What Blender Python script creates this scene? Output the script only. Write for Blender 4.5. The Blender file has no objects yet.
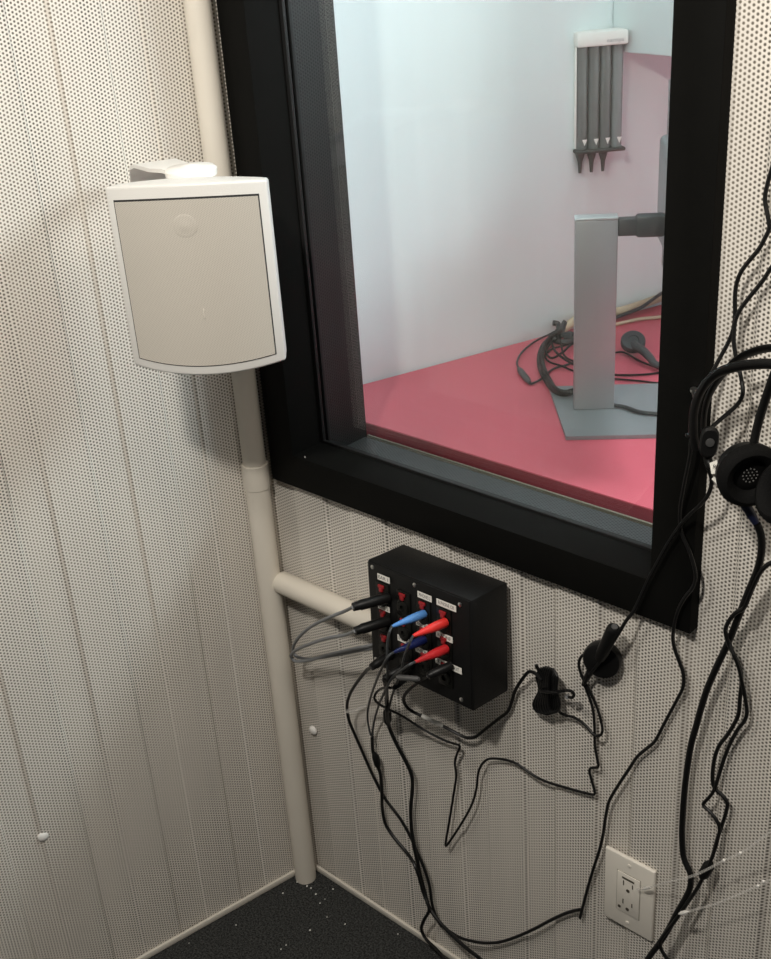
import bpy, bmesh, math, random
from mathutils import Vector, Matrix
random.seed(7)
S = bpy.context.scene
COL = S.collection
PI = math.pi
# ------------------------------------------------------------------ camera
FPX, YAW, PITCH, ROLL = 1167.878, 0.772696, 0.449856, -0.0707743
CAM = Vector((1.225469, -1.0, 1.503760))
cp, sp, cy, sy = math.cos(PITCH), math.sin(PITCH), math.cos(YAW), math.sin(YAW)
FWD = Vector((-sy*cp, cy*cp, -sp))
_r = Vector((cy, sy, 0)); _u = _r.cross(FWD)
RGT = _r*math.cos(ROLL) + _u*math.sin(ROLL)
UPV = -_r*math.sin(ROLL) + _u*math.cos(ROLL)
cam = bpy.data.cameras.new('camera')
cam.sensor_fit = 'HORIZONTAL'; cam.sensor_width = 36; cam.lens = FPX/771*36
cam.clip_start = 0.02
camo = bpy.data.objects.new('camera', cam); COL.objects.link(camo)
camo.matrix_world = Matrix((( RGT.x, UPV.x, -FWD.x, CAM.x), (RGT.y, UPV.y, -FWD.y, CAM.y), (RGT.z, UPV.z, -FWD.z, CAM.z), (0, 0, 0, 1)))
S.camera = camo

def ray(x, y): return FWD + RGT*((x-385.5)/FPX) - UPV*((y-479.5)/FPX)
def hit(x, y, n, c):
    d = ray(x, y); return CAM + d*((c - CAM.dot(n))/d.dot(n))
AX, AY, AZ = Vector((1, 0, 0)), Vector((0, 1, 0)), Vector((0, 0, 1))
def W(x, y, o=0.0): return hit(x, y, AY, -o)           # on the window wall, o metres in front of it
LANG = 3.3370876
LD = Vector((math.sin(LANG), math.cos(LANG), 0))       # along the left wall, away from the corner
LN = Vector((-LD.y, LD.x, 0))                          # its normal, into the room
def L(x, y, o=0.0): return hit(x, y, LN, o)
def lp(s, o, z): return LD*s + LN*o + AZ*z
def F(x, y, z=0.0): return hit(x, y, AZ, z)

# ------------------------------------------------------------------ materials
def mat(name, col, rough=0.5, metal=0.0, noise=0.0, nscale=40, bump=0.0, bscale=200, spec=0.5, coat=0.0):
    m = bpy.data.materials.new(name); m.use_nodes = True
    nt = m.node_tree; b = nt.nodes['Principled BSDF']
    b.inputs['Base Color'].default_value = (*col, 1); b.inputs['Roughness'].default_value = rough
    b.inputs['Metallic'].default_value = metal; b.inputs['Specular IOR Level'].default_value = spec
    b.inputs['Coat Weight'].default_value = coat
    tc = nt.nodes.new('ShaderNodeTexCoord')
    if noise:
        n = nt.nodes.new('ShaderNodeTexNoise'); n.inputs['Scale'].default_value = nscale; n.inputs['Detail'].default_value = 4
        r = nt.nodes.new('ShaderNodeMapRange'); r.inputs[3].default_value = 1-noise; r.inputs[4].default_value = 1+noise
        mx = nt.nodes.new('ShaderNodeMix'); mx.data_type = 'RGBA'; mx.blend_type = 'MULTIPLY'; mx.inputs[0].default_value = 1
        mx.inputs[6].default_value = (*col, 1)
        nt.links.new(tc.outputs['Object'], n.inputs['Vector']); nt.links.new(n.outputs['Fac'], r.inputs[0])
        nt.links.new(r.outputs[0], mx.inputs[7]); nt.links.new(mx.outputs[2], b.inputs['Base Color'])
    if bump:
        n = nt.nodes.new('ShaderNodeTexNoise'); n.inputs['Scale'].default_value = bscale; n.inputs['Detail'].default_value = 3
        bp = nt.nodes.new('ShaderNodeBump'); bp.inputs['Strength'].default_value = bump; bp.inputs['Distance'].default_value = 0.002
        nt.links.new(tc.outputs['Object'], n.inputs['Vector']); nt.links.new(n.outputs['Fac'], bp.inputs['Height'])
        nt.links.new(bp.outputs[0], b.inputs['Normal'])
    return m

def perforated(name, base, hole, pitch=0.0049, rad=0.00135, rough=0.45, axes=(0, 2), var=0.35, soft=0.0004, lighten=0.0):
    """staggered round holes, columns upright, in the object's own coordinates"""
    m = bpy.data.materials.new(name); m.use_nodes = True
    nt = m.node_tree; N = nt.nodes; LK = nt.links
    b = N['Principled BSDF']; b.inputs['Roughness'].default_value = rough; b.inputs['Specular IOR Level'].default_value = 0.35
    tc = N.new('ShaderNodeTexCoord'); sx = N.new('ShaderNodeSeparateXYZ'); LK.new(tc.outputs['Object'], sx.inputs[0])
    U, V = sx.outputs[axes[0]], sx.outputs[axes[1]]
    def M(op, a, bb=None, c=None):
        n = N.new('ShaderNodeMath'); n.operation = op
        for i, v in enumerate((a, bb, c)):
            if v is None: continue
            if isinstance(v, (int, float)): n.inputs[i].default_value = v
            else: LK.new(v, n.inputs[i])
        return n.outputs[0]
    a = pitch*math.sqrt(3)
    def dist(ou, ov):
        u = M('WRAP', M('ADD', U, ou), a/2, -a/2); v = M('WRAP', M('ADD', V, ov), pitch/2, -pitch/2)
        return M('SQRT', M('ADD', M('MULTIPLY', u, u), M('MULTIPLY', v, v)))
    d = M('MINIMUM', dist(0, 0), dist(a/2, pitch/2))
    mr = N.new('ShaderNodeMapRange'); mr.inputs[1].default_value = rad-soft; mr.inputs[2].default_value = rad+soft
    LK.new(d, mr.inputs[0]); edge = mr.outputs[0]
    # what is behind the holes differs from stiffener to stiffener
    nz = N.new('ShaderNodeTexNoise'); nz.noise_dimensions = '1D'; nz.inputs['Scale'].default_value = 22; nz.inputs['Detail'].default_value = 2
    LK.new(U, nz.inputs['W'])
    r2 = N.new('ShaderNodeMapRange'); r2.inputs[1].default_value = .35; r2.inputs[2].default_value = .65; r2.inputs[3].default_value = 1-var; r2.inputs[4].default_value = 1+2*var
    LK.new(nz.outputs['Fac'], r2.inputs[0])
    hc = N.new('ShaderNodeMix'); hc.data_type = 'RGBA'; hc.blend_type = 'MULTIPLY'; hc.inputs[0].default_value = 1
    hc.inputs[6].default_value = (*hole, 1); LK.new(r2.outputs[0], hc.inputs[7])
    big = N.new('ShaderNodeTexNoise'); big.inputs['Scale'].default_value = 3; LK.new(tc.outputs['Object'], big.inputs['Vector'])
    r3 = N.new('ShaderNodeMapRange'); r3.inputs[3].default_value = .96; r3.inputs[4].default_value = 1.04; LK.new(big.outputs['Fac'], r3.inputs[0])
    bc = N.new('ShaderNodeMix'); bc.data_type = 'RGBA'; bc.blend_type = 'MULTIPLY'; bc.inputs[0].default_value = 1
    bc.inputs[6].default_value = (*base, 1); LK.new(r3.outputs[0], bc.inputs[7])
    mx = N.new('ShaderNodeMix'); mx.data_type = 'RGBA'; LK.new(edge, mx.inputs[0]); LK.new(hc.outputs[2], mx.inputs[6]); LK.new(bc.outputs[2], mx.inputs[7])
    LK.new(mx.outputs[2], b.inputs['Base Color'])
    bp = N.new('ShaderNodeBump'); bp.inputs['Strength'].default_value = .25; bp.inputs['Distance'].default_value = .001
    LK.new(edge, bp.inputs['Height']); LK.new(bp.outputs[0], b.inputs['Normal'])
    return m

WALLC = (0.79, 0.745, 0.68)
M_wall = perforated('perforated_painted_steel', WALLC, (0.130, 0.115, 0.092), soft=.0005)
M_corner = mat('painted_steel', WALLC, .45, noise=.03)
M_base = mat('baseboard_paint', (.72, .68, .60), .45, noise=.06, nscale=60)
M_raceway = mat('raceway_plastic', (.74, .69, .60), .4, noise=.03, nscale=25)
M_speaker = mat('speaker_plastic', (.70, .69, .66), .42, bump=.15, bscale=900)
M_grille = perforated('speaker_grille_mesh', (.57, .535, .475), (.36, .335, .29), pitch=.0019, rad=.0005, rough=.5, var=.0, soft=.0003)
M_gap = mat('dark_gap', (.02, .02, .02), .8)
M_white = mat('white_plastic', (.86, .84, .80), .35, noise=.02)
M_frame = mat('black_frame_paint', (.0055, .0055, .005), .6, noise=.15, nscale=30, bump=.05, bscale=500, spec=.05)
M_bead = mat('black_bead', (.014, .014, .014), .4, spec=.3)
M_liner = perforated('liner_perforated_grey', (.055, .062, .064), (.02, .02, .02), pitch=.0045, rad=.0013, axes=(0, 1), var=0)
M_liner_v = perforated('liner_perforated_grey_shaded', (.022, .022, .021), (.006, .006, .006), pitch=.0045, rad=.0013, axes=(1, 2), var=0)  # the sill liner's grey again, darkened for the shade on the side reveals
M_tan = mat('tan_seal', (.13, .115, .085), .6)
M_case = mat('black_powder_coat', (.006, .006, .006), .55, bump=.2, bscale=1200, spec=.25)
M_plate = mat('black_face_plate', (.006, .006, .006), .5, bump=.1, bscale=900, spec=.25)
M_jack = mat('black_jack_plastic', (.006, .006, .005), .35, spec=.3)
M_red = mat('red_tab_plastic', (.30, .016, .02), .4)
M_redplug = mat('red_plug_rubber', (.72, .035, .03), .35)
M_redplug2 = mat('deep_red_plug_rubber', (.55, .02, .025), .35)
M_blue = mat('blue_plug_rubber', (.08, .24, .56), .38)
M_navy = mat('navy_plug_rubber', (.007, .014, .08), .35)
M_black = mat('black_cable_rubber', (.006, .006, .006), .42, spec=.3)
M_blackplug = mat('black_plug_plastic', (.006, .006, .006), .42, spec=.25)
M_grey = mat('grey_cable_rubber', (.20, .21, .22), .4)
M_dgrey = mat('dark_grey_cable_rubber', (.045, .048, .05), .4)
M_metal = mat('nickel', (.75, .74, .72), .28, 1.0)
M_label = mat('label_tape', (.80, .78, .72), .5)
M_ink = mat('label_ink', (.05, .05, .05), .6)
M_outlet = mat('outlet_plastic', (.80, .76, .68), .3)
M_slot = mat('socket_slot', (.07, .06, .045), .6)
M_foam = mat('ear_cushion_foam', (.004, .004, .004), .8, bump=.4, bscale=900, spec=.12)
M_head = mat('headset_plastic', (.005, .005, .005), .45, spec=.22)
M_officew = mat('office_wall_paint', (.76, .835, .84), .7, noise=.01, nscale=5)
M_mauve = mat('mauve_wall_paint', (.50, .42, .42), .7, noise=.02)
M_desk = mat('pink_desk_laminate', (.62, .118, .158), .5, noise=.02, nscale=15)
M_deskedge = mat('shaded_edge_red', (.22, .02, .03), .5)  # desk red darkened to hold the shade on its front edge
M_alu = mat('satin_aluminium', (.38, .375, .38), .42, .4, noise=.04, nscale=80)
M_base_alu = mat('satin_base_plate', (.27, .30, .31), .45, .3, noise=.04, nscale=80)
M_arm = mat('charcoal_arm_plastic', (.07, .075, .078), .45)
M_screenback = mat('grey_monitor_back', (.30, .31, .32), .4)
M_screen = mat('dark_screen', (.02, .02, .022), .15)
M_tube = mat('smoky_grey_tube', (.16, .165, .16), .15, coat=.4)
M_tube2 = mat('clear_grey_tube', (.24, .25, .25), .15, coat=.4)
M_nozzle = mat('dark_nozzle_plastic', (.045, .045, .042), .4)
M_cream = mat('cream_cable', (.62, .52, .36), .45)
M_crumb = mat('white_crumb', (.8, .8, .76), .7)
M_clear = mat('cloudy_nylon', (.62, .60, .55), .3)
M_wood = mat('desk_leg_grey', (.35, .35, .36), .5)

def carpet():
    m = mat('dark_loop_carpet', (.022, .024, .024), .95)
    nt = m.node_tree; b = nt.nodes['Principled BSDF']
    tc = nt.nodes.new('ShaderNodeTexCoord')
    v = nt.nodes.new('ShaderNodeTexVoronoi'); v.inputs['Scale'].default_value = 420
    n = nt.nodes.new('ShaderNodeTexNoise'); n.inputs['Scale'].default_value = 330; n.inputs['Detail'].default_value = 3
    rp = nt.nodes.new('ShaderNodeValToRGB')
    rp.color_ramp.elements[0].position = .36; rp.color_ramp.elements[0].color = (.005, .005, .005, 1)
    rp.color_ramp.elements[1].position = .72; rp.color_ramp.elements[1].color = (.085, .09, .087, 1)
    bp = nt.nodes.new('ShaderNodeBump'); bp.inputs['Strength'].default_value = .9; bp.inputs['Distance'].default_value = .004
    for q in (v, n): nt.links.new(tc.outputs['Object'], q.inputs['Vector'])
    nt.links.new(n.outputs['Fac'], rp.inputs[0]); nt.links.new(rp.outputs[0], b.inputs['Base Color'])
    nt.links.new(v.outputs['Distance'], bp.inputs['Height']); nt.links.new(bp.outputs[0], b.inputs['Normal'])
    return m
M_carpet = carpet()
def glass_mat():
    m = bpy.data.materials.new('window_glass'); m.use_nodes = True; nt = m.node_tree
    nt.nodes.clear()
    o = nt.nodes.new('ShaderNodeOutputMaterial'); t = nt.nodes.new('ShaderNodeBsdfTransparent'); g = nt.nodes.new('ShaderNodeBsdfGlossy')
    t.inputs[0].default_value = (.97, .98, .975, 1); g.inputs['Roughness'].default_value = .01
    lw = nt.nodes.new('ShaderNodeLayerWeight')           # Schlick reflectance, the same from either face of the sheet
    pw = nt.nodes.new('ShaderNodeMath'); pw.operation = 'POWER'; pw.inputs[1].default_value = 5
    ad = nt.nodes.new('ShaderNodeMath'); ad.operation = 'MULTIPLY_ADD'; ad.inputs[1].default_value = .93; ad.inputs[2].default_value = .035
    lw.inputs['Blend'].default_value = .5
    mx = nt.nodes.new('ShaderNodeMixShader')
    nt.links.new(lw.outputs['Facing'], pw.inputs[0]); nt.links.new(pw.outputs[0], ad.inputs[0]); nt.links.new(ad.outputs[0], mx.inputs[0]); nt.links.new(t.outputs[0], mx.inputs[1]); nt.links.new(g.outputs[0], mx.inputs[2])
    nt.links.new(mx.outputs[0], o.inputs[0]); return m
M_glass = glass_mat()
def tie_mat():
    m = bpy.data.materials.new('clear_tie'); m.use_nodes = True; nt = m.node_tree
    b = nt.nodes['Principled BSDF']; b.inputs['Base Color'].default_value = (.85, .83, .78, 1); b.inputs['Roughness'].default_value = .25
    b.inputs['Alpha'].default_value = .26
    return m
M_tie = tie_mat()

# ------------------------------------------------------------------ mesh helpers
def obj(name, bm, m, parent=None, smooth=True, angle=40):
    me = bpy.data.meshes.new(name)
    bmesh.ops.recalc_face_normals(bm, faces=bm.faces[:])
    if smooth:
        for f in bm.faces: f.smooth = True
        for e in bm.edges:
            if len(e.link_faces) == 2 and e.calc_face_angle(0) > math.radians(angle): e.smooth = False
    bm.to_mesh(me); bm.free()
    me.materials.append(m)
    o = bpy.data.objects.new(name, me); COL.objects.link(o)
    if parent is not None: o.parent = parent
    return o
def tag(o, label, cat, group=None, kind=None):
    o['label'] = label; o['category'] = cat
    if group: o['group'] = group
    if kind: o['kind'] = kind
    return o
def struct(o, label=None):
    o['kind'] = 'structure'
    return o
def thing(name, label, cat, M=None, group=None):
    o = bpy.data.objects.new(name, None); o.empty_display_size = .02; COL.objects.link(o)
    if M is not None: o.matrix_world = M
    return tag(o, label, cat, group)
def frame(origin, x, y, z):
    return Matrix(((x.x, y.x, z.x, origin.x), (x.y, y.y, z.y, origin.y), (x.z, y.z, z.z, origin.z), (0, 0, 0, 1)))
def box(bm, lo, hi, bev=0.0, M=None, seg=2):
    r = bmesh.ops.create_cube(bm, size=1)['verts']
    c = [(a+b)/2 for a, b in zip(lo, hi)]; s = [b-a for a, b in zip(lo, hi)]
    for v in r: v.co = Vector((v.co.x*s[0]+c[0], v.co.y*s[1]+c[1], v.co.z*s[2]+c[2]))
    if bev:
        es = {e for v in r for e in v.link_edges}
        g = bmesh.ops.bevel(bm, geom=list(es), offset=bev, segments=seg, affect='EDGES', profile=.5)
        r = list({v for f in g['faces'] for v in f.verts} | {v for v in r if v.is_valid})
    if M is not None:
        for v in r: v.co = M @ v.co
    return bm
def newbox(lo, hi, bev=0.0, M=None, seg=2): return box(bmesh.new(), lo, hi, bev, M, seg)
def lathe(bm, prof, origin, axis, n=24, cap=True):
    """prof: list of (distance along the axis, radius)"""
    a = axis.normalized(); t = Vector((0, 0, 1)) if abs(a.z) < .9 else Vector((1, 0, 0))
    u = a.cross(t).normalized(); w = a.cross(u)
    rings = []
    for d, r in prof:
        rings.append([bm.verts.new(origin + a*d + (u*math.cos(2*PI*k/n) + w*math.sin(2*PI*k/n))*max(r, 1e-5)) for k in range(n)])
    for A, B in zip(rings, rings[1:]):
        for k in range(n): bm.faces.new((A[k], A[(k+1) % n], B[(k+1) % n], B[k]))
    if cap:
        bm.faces.new(rings[0][::-1]); bm.faces.new(rings[-1])
    return bm
def spline(pts, step=0.004):
    P = [Vector(p) for p in pts]
    if len(P) < 3: return P
    out = []
    Q = [P[0]*2-P[1]] + P + [P[-1]*2-P[-2]]
    for i in range(1, len(Q)-2):
        p0, p1, p2, p3 = Q[i-1:i+3]
        n = max(2, int((p2-p1).length/step))
        # centripetal-ish: clamp tangents to avoid overshoot
        m1 = (p2-p0)*.5; m2 = (p3-p1)*.5; d = (p2-p1).length
        if m1.length > 1.3*d: m1 *= 1.3*d/m1.length
        if m2.length > 1.3*d: m2 *= 1.3*d/m2.length
        for k in range(n):
            t = k/n; t2, t3 = t*t, t*t*t
            out.append(p1*(2*t3-3*t2+1) + m1*(t3-2*t2+t) + p2*(-2*t3+3*t2) + m2*(t3-t2))
    out.append(P[-1]); return out
def tube(bm, pts, r, n=8, step=.004, smooth=True, radii=None):
    P = spline(pts, step) if smooth else [Vector(p) for p in pts]
    T = []
    for i in range(len(P)):
        d = P[min(i+1, len(P)-1)] - P[max(i-1, 0)]
        T.append(d.normalized() if d.length > 1e-9 else Vector((0, 0, 1)))
    t0 = T[0]; ref = Vector((0, 0, 1)) if abs(t0.z) < .9 else Vector((1, 0, 0))
    u = t0.cross(ref).normalized(); rings = []
    for i, p in enumerate(P):
        u = (u - T[i]*u.dot(T[i])).normalized(); w = T[i].cross(u)
        rr = radii(i/(len(P)-1)) if radii else r
        rings.append([bm.verts.new(p + (u*math.cos(2*PI*k/n) + w*math.sin(2*PI*k/n))*rr) for k in range(n)])
    for A, B in zip(rings, rings[1:]):
        for k in range(n): bm.faces.new((A[k], A[(k+1) % n], B[(k+1) % n], B[k]))
    bm.faces.new(rings[0][::-1]); bm.faces.new(rings[-1])
    return bm
def prism(bm, poly, z0, z1, M=None):
    """extrude a plan polygon [(x, y)...] between z0 and z1"""
    a = [bm.verts.new((x, y, z0)) for x, y in poly]; b = [bm.verts.new((x, y, z1)) for x, y in poly]
    n = len(poly)
    bm.faces.new(a[::-1]); bm.faces.new(b)
    for k in range(n): bm.faces.new((a[k], a[(k+1) % n], b[(k+1) % n], b[k]))
    if M is not None:
        for v in a+b: v.co = M @ v.co
    return bm
def ring_frame(bm, xo0, xo1, zo0, zo1, xi0, xi1, zi0, zi1, y0, y1, bev=0.0):
    """rectangular picture-frame solid between y0 and y1"""
    def loop(x0, x1, z0, z1, y): return [bm.verts.new(p) for p in ((x0, y, z0), (x1, y, z0), (x1, y, z1), (x0, y, z1))]
    of, ob = loop(xo0, xo1, zo0, zo1, y0), loop(xo0, xo1, zo0, zo1, y1)
    inf, inb = loop(xi0, xi1, zi0, zi1, y0), loop(xi0, xi1, zi0, zi1, y1)
    edges = []
    for k in range(4):
        j = (k+1) % 4
        bm.faces.new((of[k], of[j], inf[j], inf[k])); bm.faces.new((ob[k], inb[k], inb[j], ob[j]))
        bm.faces.new((of[k], ob[k], ob[j], of[j])); bm.faces.new((inf[k], inf[j], inb[j], inb[k]))
    if bev:
        es = [e for e in bm.edges if all(v in of+inf for v in e.verts) and not (e.verts[0] in of) ^ (e.verts[1] in of)]
        bmesh.ops.bevel(bm, geom=es, offset=bev, segments=2, affect='EDGES', profile=.5)
    return bm
def text(name, body, size, M, m, parent, width=None):
    cu = bpy.data.curves.new(name, 'FONT'); cu.body = body; cu.size = size; cu.align_x = 'CENTER'; cu.align_y = 'CENTER'; cu.resolution_u = 2
    t = bpy.data.objects.new(name, cu); COL.objects.link(t)
    dg = bpy.context.evaluated_depsgraph_get(); me = bpy.data.meshes.new_from_object(t.evaluated_get(dg))
    bpy.data.objects.remove(t); bpy.data.curves.remove(cu)
    if width:
        xs = [v.co.x for v in me.vertices]; k = width/max(1e-6, max(xs)-min(xs))
        for v in me.vertices: v.co.x *= k
    me.transform(M); me.materials.clear(); me.materials.append(m)
    o = bpy.data.objects.new(name, me); COL.objects.link(o); o.parent = parent
    return o

# ------------------------------------------------------------------ room shell
def rib_profile(u0, u1, start, period=.115, rec=.05, depth=.004, slope=.004):
    """breakpoints (u, d): d is how far the sheet is set back"""
    pts = [(u0, 0.0)]; u = start
    while u < u1 - rec - .01:
        if u > u0 + .004: pts += [(u, 0), (u+slope, depth), (u+rec, depth), (u+rec+slope, 0)]
        u += period
    pts.append((u1, 0.0)); return pts
def sheet(prof, zs, hole=None):
    us = [p[0] for p in prof]
    def dat(u):
        for (a, da), (b, db) in zip(prof, prof[1:]):
            if a <= u <= b: return da + (db-da)*((u-a)/(b-a) if b > a else 0)
        return 0
    if hole: us = sorted(set(us + [hole[0], hole[1]]))
    zs = sorted(set(zs + ([hole[2], hole[3]] if hole else [])))
    bm = bmesh.new()
    g = [[bm.verts.new((u, dat(u), z)) for z in zs] for u in us]
    for i in range(len(us)-1):
        for j in range(len(zs)-1):
            if hole and hole[0] <= (us[i]+us[i+1])/2 <= hole[1] and hole[2] <= (zs[j]+zs[j+1])/2 <= hole[3]: continue
            bm.faces.new((g[i][j], g[i+1][j], g[i+1][j+1], g[i][j+1]))
    return bm
WX0, WX1, WZ0, WZ1 = .0325, .7094, .7745, 1.78        # window frame outline
IX0, IX1, IZ0, IZ1 = .0830, .6580, .8250, 1.73        # its clear opening
prof = rib_profile(0.0, 2.2, .008, depth=.0055, slope=.006)
wb = sheet(prof, [0.0, 2.35], (WX0+.012, WX1-.012, WZ0+.012, WZ1-.012))
wall_back = struct(obj('wall_back', wb, M_wall, smooth=False))
# left wall: local x runs along the wall from the corner, local y = -normal side flipped so +y is set back
wl = sheet([(u, d) for u, d in rib_profile(0.0, 2.4, .088)], [0.0, 2.35])
wall_left = struct(obj('wall_left', wl, M_wall, smooth=False))
wall_left.matrix_world = frame(Vector((0, 0, 0)), LD, -LN, AZ)
# floor
fb = bmesh.new(); vs = [fb.verts.new(p) for p in ((-1.2, -2.6, 0), (2.4, -2.6, 0), (2.4, .02, 0), (-1.2, .02, 0))]; fb.faces.new(vs)
struct(obj('floor', fb, M_carpet, smooth=False))
# baseboards
struct(obj('baseboard_back', newbox((.004, -.0055, 0), (2.2, 0.0, .0115), .002), M_base))
bl = obj('baseboard_left', newbox((.0, -.0055, 0), (2.4, 0.0, .0115), .002), M_base); bl.matrix_world = frame(Vector((0, 0, 0)), LD, -LN, AZ); struct(bl)
# dark seam strip where the walls meet, the conduit's shadow put into its colour
struct(obj('trim_1', newbox((.0005, -.0022, .0135), (.0065, .0, 2.35), .0008), mat('corner_seam_shadow', (.16, .14, .115), .7)))

# ------------------------------------------------------------------ window
win = bpy.data.objects.new('window_1', None); COL.objects.link(win); win.location = (.37, 0, WZ0); struct(win)
bpy.context.view_layer.update()
def inwin(name, bm, m, **k):
    o = obj(name, bm, m, **k); o.parent = win; o.matrix_parent_inverse = win.matrix_world.inverted(); return o
inwin('window_frame', ring_frame(bmesh.new(), WX0, WX1, WZ0, WZ1, IX0, IX1, IZ0, IZ1, -.0125, .044, .0012), M_frame)
inwin('glazing_bead', ring_frame(bmesh.new(), IX0-.01, IX1+.01, IZ0-.01, IZ1+.01, IX0+.005, IX1-.005, IZ0+.003, IZ1-.005, .0445, .0495, .001), M_bead)
inwin('glazing_bead', ring_frame(bmesh.new(), IX0-.01, IX1+.01, IZ0-.01, IZ1+.01, IX0+.004, IX1-.004, IZ0-.002, IZ1-.004, .0555, .0600, .001), M_bead)
def slab(lo, hi): return newbox(lo, hi, 0)
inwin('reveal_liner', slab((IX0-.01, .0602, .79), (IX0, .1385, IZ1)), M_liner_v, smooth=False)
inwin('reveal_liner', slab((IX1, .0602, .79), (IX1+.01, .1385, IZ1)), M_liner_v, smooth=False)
inwin('sill_liner', slab((IX0-.01, .0602, .785), (IX1+.01, .1340, .800)), M_liner, smooth=False)
inwin('head_liner', slab((IX0-.01, .0602, IZ1), (IX1+.01, .1385, IZ1+.01)), M_liner, smooth=False)
inwin('edge_seal', newbox((IX0, .1386, .782), (IX1, .1425, .8015), .0005), M_tan)
inwin('window_pane', slab((IX0-.004, .0500, IZ0-.004), (IX1+.004, .0550, IZ1)), M_glass, smooth=False)
inwin('window_pane', slab((IX0+.0005, .1345, .8005), (IX1-.0005, .1380, IZ1-.0005)), M_glass, smooth=False)
inwin('frame_screw', lathe(bmesh.new(), [(0, .0016), (.0005, .0012)], W(305, 457, .0126), Vector((0, -1, 0)), 10), M_metal)

# ------------------------------------------------------------------ room beyond the glass
ZD = .785
oA, oB = F(366.3, 382.7, ZD), F(480, 352.3, ZD)
OD = (oB-oA); OD.z = 0; OD.normalize()                 # along the office side wall, away from us
ON = Vector((OD.y, -OD.x, 0))                          # its normal, into the office
def O(x, y, o=0.0): return hit(x, y, ON, oA.dot(ON)+o)
def on_office(s, o, z): return Vector((oA.x, oA.y, 0)) + OD*s + ON*o + AZ*z
ow = bmesh.new()
a0 = on_office(-.42, 0, 0); a1 = on_office(2.3, 0, 0)
vs = [ow.verts.new(p) for p in (a0, a1, a1+AZ*2.5, a0+AZ*2.5)]; ow.faces.new(vs)
struct(obj('wall_office_side', ow, M_officew, smooth=False))
ow = bmesh.new(); b0 = on_office(2.3, 0, 0); b1 = on_office(2.3, 2.6, 0)
vs = [ow.verts.new(p) for p in (b0, b1, b1+AZ*2.5, b0+AZ*2.5)]; ow.faces.new(vs)
struct(obj('wall_office_far', ow, M_officew, smooth=False))
ow = sheet([(-.5, 0.0), (2.2, 0.0)], [0, 2.5], (WX0+.012, WX1-.012, .783, WZ1-.012))
o = obj('wall_office_window', ow, M_officew, smooth=False); o.location = (0, .1428, 0); struct(o)
ofl = bmesh.new(); vs = [ofl.verts.new(p) for p in ((-.6, .1428, -.001), (3.2, .1428, -.001), (3.2, 3.2, -.001), (-.6, 3.2, -.001))]; ofl.faces.new(vs)
struct(obj('floor_office', ofl, mat('office_floor', (.30, .29, .28), .6, noise=.1), smooth=False))
# desk
YF = F(368, 422.6, ZD).y
fl = oA + OD*((YF-oA.y)/OD.y) ; fr = Vector((1.9, YF, ZD))
bk = on_office(1.35, .004, ZD)
poly = [(fl.x+.004, YF), (1.9, YF), (1.9, bk.y), (bk.x, bk.y)]
dk = thing('desk', 'pink laminate desk against the far side of the window, seen through the glass', 'desk', Matrix.Translation((.9, YF+.4, 0)))
bpy.context.view_layer.update()
def kid(name, bm, m, par, **k):
    o = obj(name, bm, m, **k); o.parent = par; o.matrix_parent_inverse = par.matrix_world.inverted(); return o
kid('desk_top', prism(bmesh.new(), poly, ZD-.022, ZD), M_desk, dk, smooth=False)
kid('shaded_front_edge', newbox((fl.x+.006, YF-.0022, ZD-.0235), (1.9, YF-.0002, ZD-.0008), .0006), M_deskedge, dk)
for x, y in ((fl.x+.12, YF+.08), (1.8, YF+.08), (1.8, bk.y-.1), (bk.x+.12, bk.y-.1)):
    kid('leg', newbox((x-.025, y-.025, 0), (x+.025, y+.025, ZD-.022), .003), M_wood, dk)

# overhead cabinet on the office side wall: its end panel and underside close off the far corner
cq = O(612, 12); sc = (cq - Vector((oA.x, oA.y, 0))).dot(OD)
zb = hit(629, 53, OD, cq.dot(OD)).z
cabM = frame(on_office(sc, 0, 0), OD, ON, AZ)
cab = thing('wall_cabinet', 'white overhead cabinet high on the office wall beyond the tip dispenser', 'cabinet', cabM)
obj('cabinet_body', newbox((0, .002, zb), (.75, .60, zb+.75), .003), M_officew, cab)
obj('door', newbox((.01, .6005, zb+.005), (.37, .618, zb+.745), .002), M_officew, cab)
obj('door', newbox((.38, .6005, zb+.005), (.74, .618, zb+.745), .002), M_officew, cab)

# monitor on its stand
c1, c2 = F(574, 414, ZD), F(614, 413, ZD)
MD = (c2-c1); MD.z = 0; cw = MD.length; MD.normalize(); MB = Vector((-MD.y, MD.x, 0))
f1 = F(566, 440.5, ZD)
u0 = (f1-c1).dot(MD); v0 = (f1-c1).dot(MB); bl_ = F(549, 390, ZD); v1 = (bl_-c1).dot(MB); u1 = (bl_-c1).dot(MD)
mon = thing('monitor', 'grey monitor on a flat pillar stand, standing on the pink desk beyond the glass', 'monitor', frame(c1, MD, MB, AZ))
obj('stand_base', prism(bmesh.new(), [(u0, v0), (u0+.235, v0), (u1+.235, v1), (u1, v1)], .0004, .0065), M_base_alu, mon, angle=20)
ztop = .302
obj('pillar', newbox((0, 0, .0066), (cw, .026, ztop), .002), M_alu, mon)
obj('pillar_cap', newbox((-.0003, -.0003, ztop+.0001), (cw+.0003, .0263, ztop+.0035), .001), mat('pale_cap', (.55, .58, .59), .4, .3), mon)
ar = newbox((cw+.0002, .004, ztop-.026), (cw+.030, .022, ztop-.001), .002)
box(ar, (cw+.0255, .001, ztop-.029), (cw+.069, .025, ztop+.003), .005)
obj('arm', ar, M_arm, mon)
px = cw+.083
pn = bmesh.new(); box(pn, (px+.012, -.24, ztop-.14), (px+.030, .24, ztop+.16), .004)
prism_pts = []
obj('monitor_shell', pn, M_screenback, mon)
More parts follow.
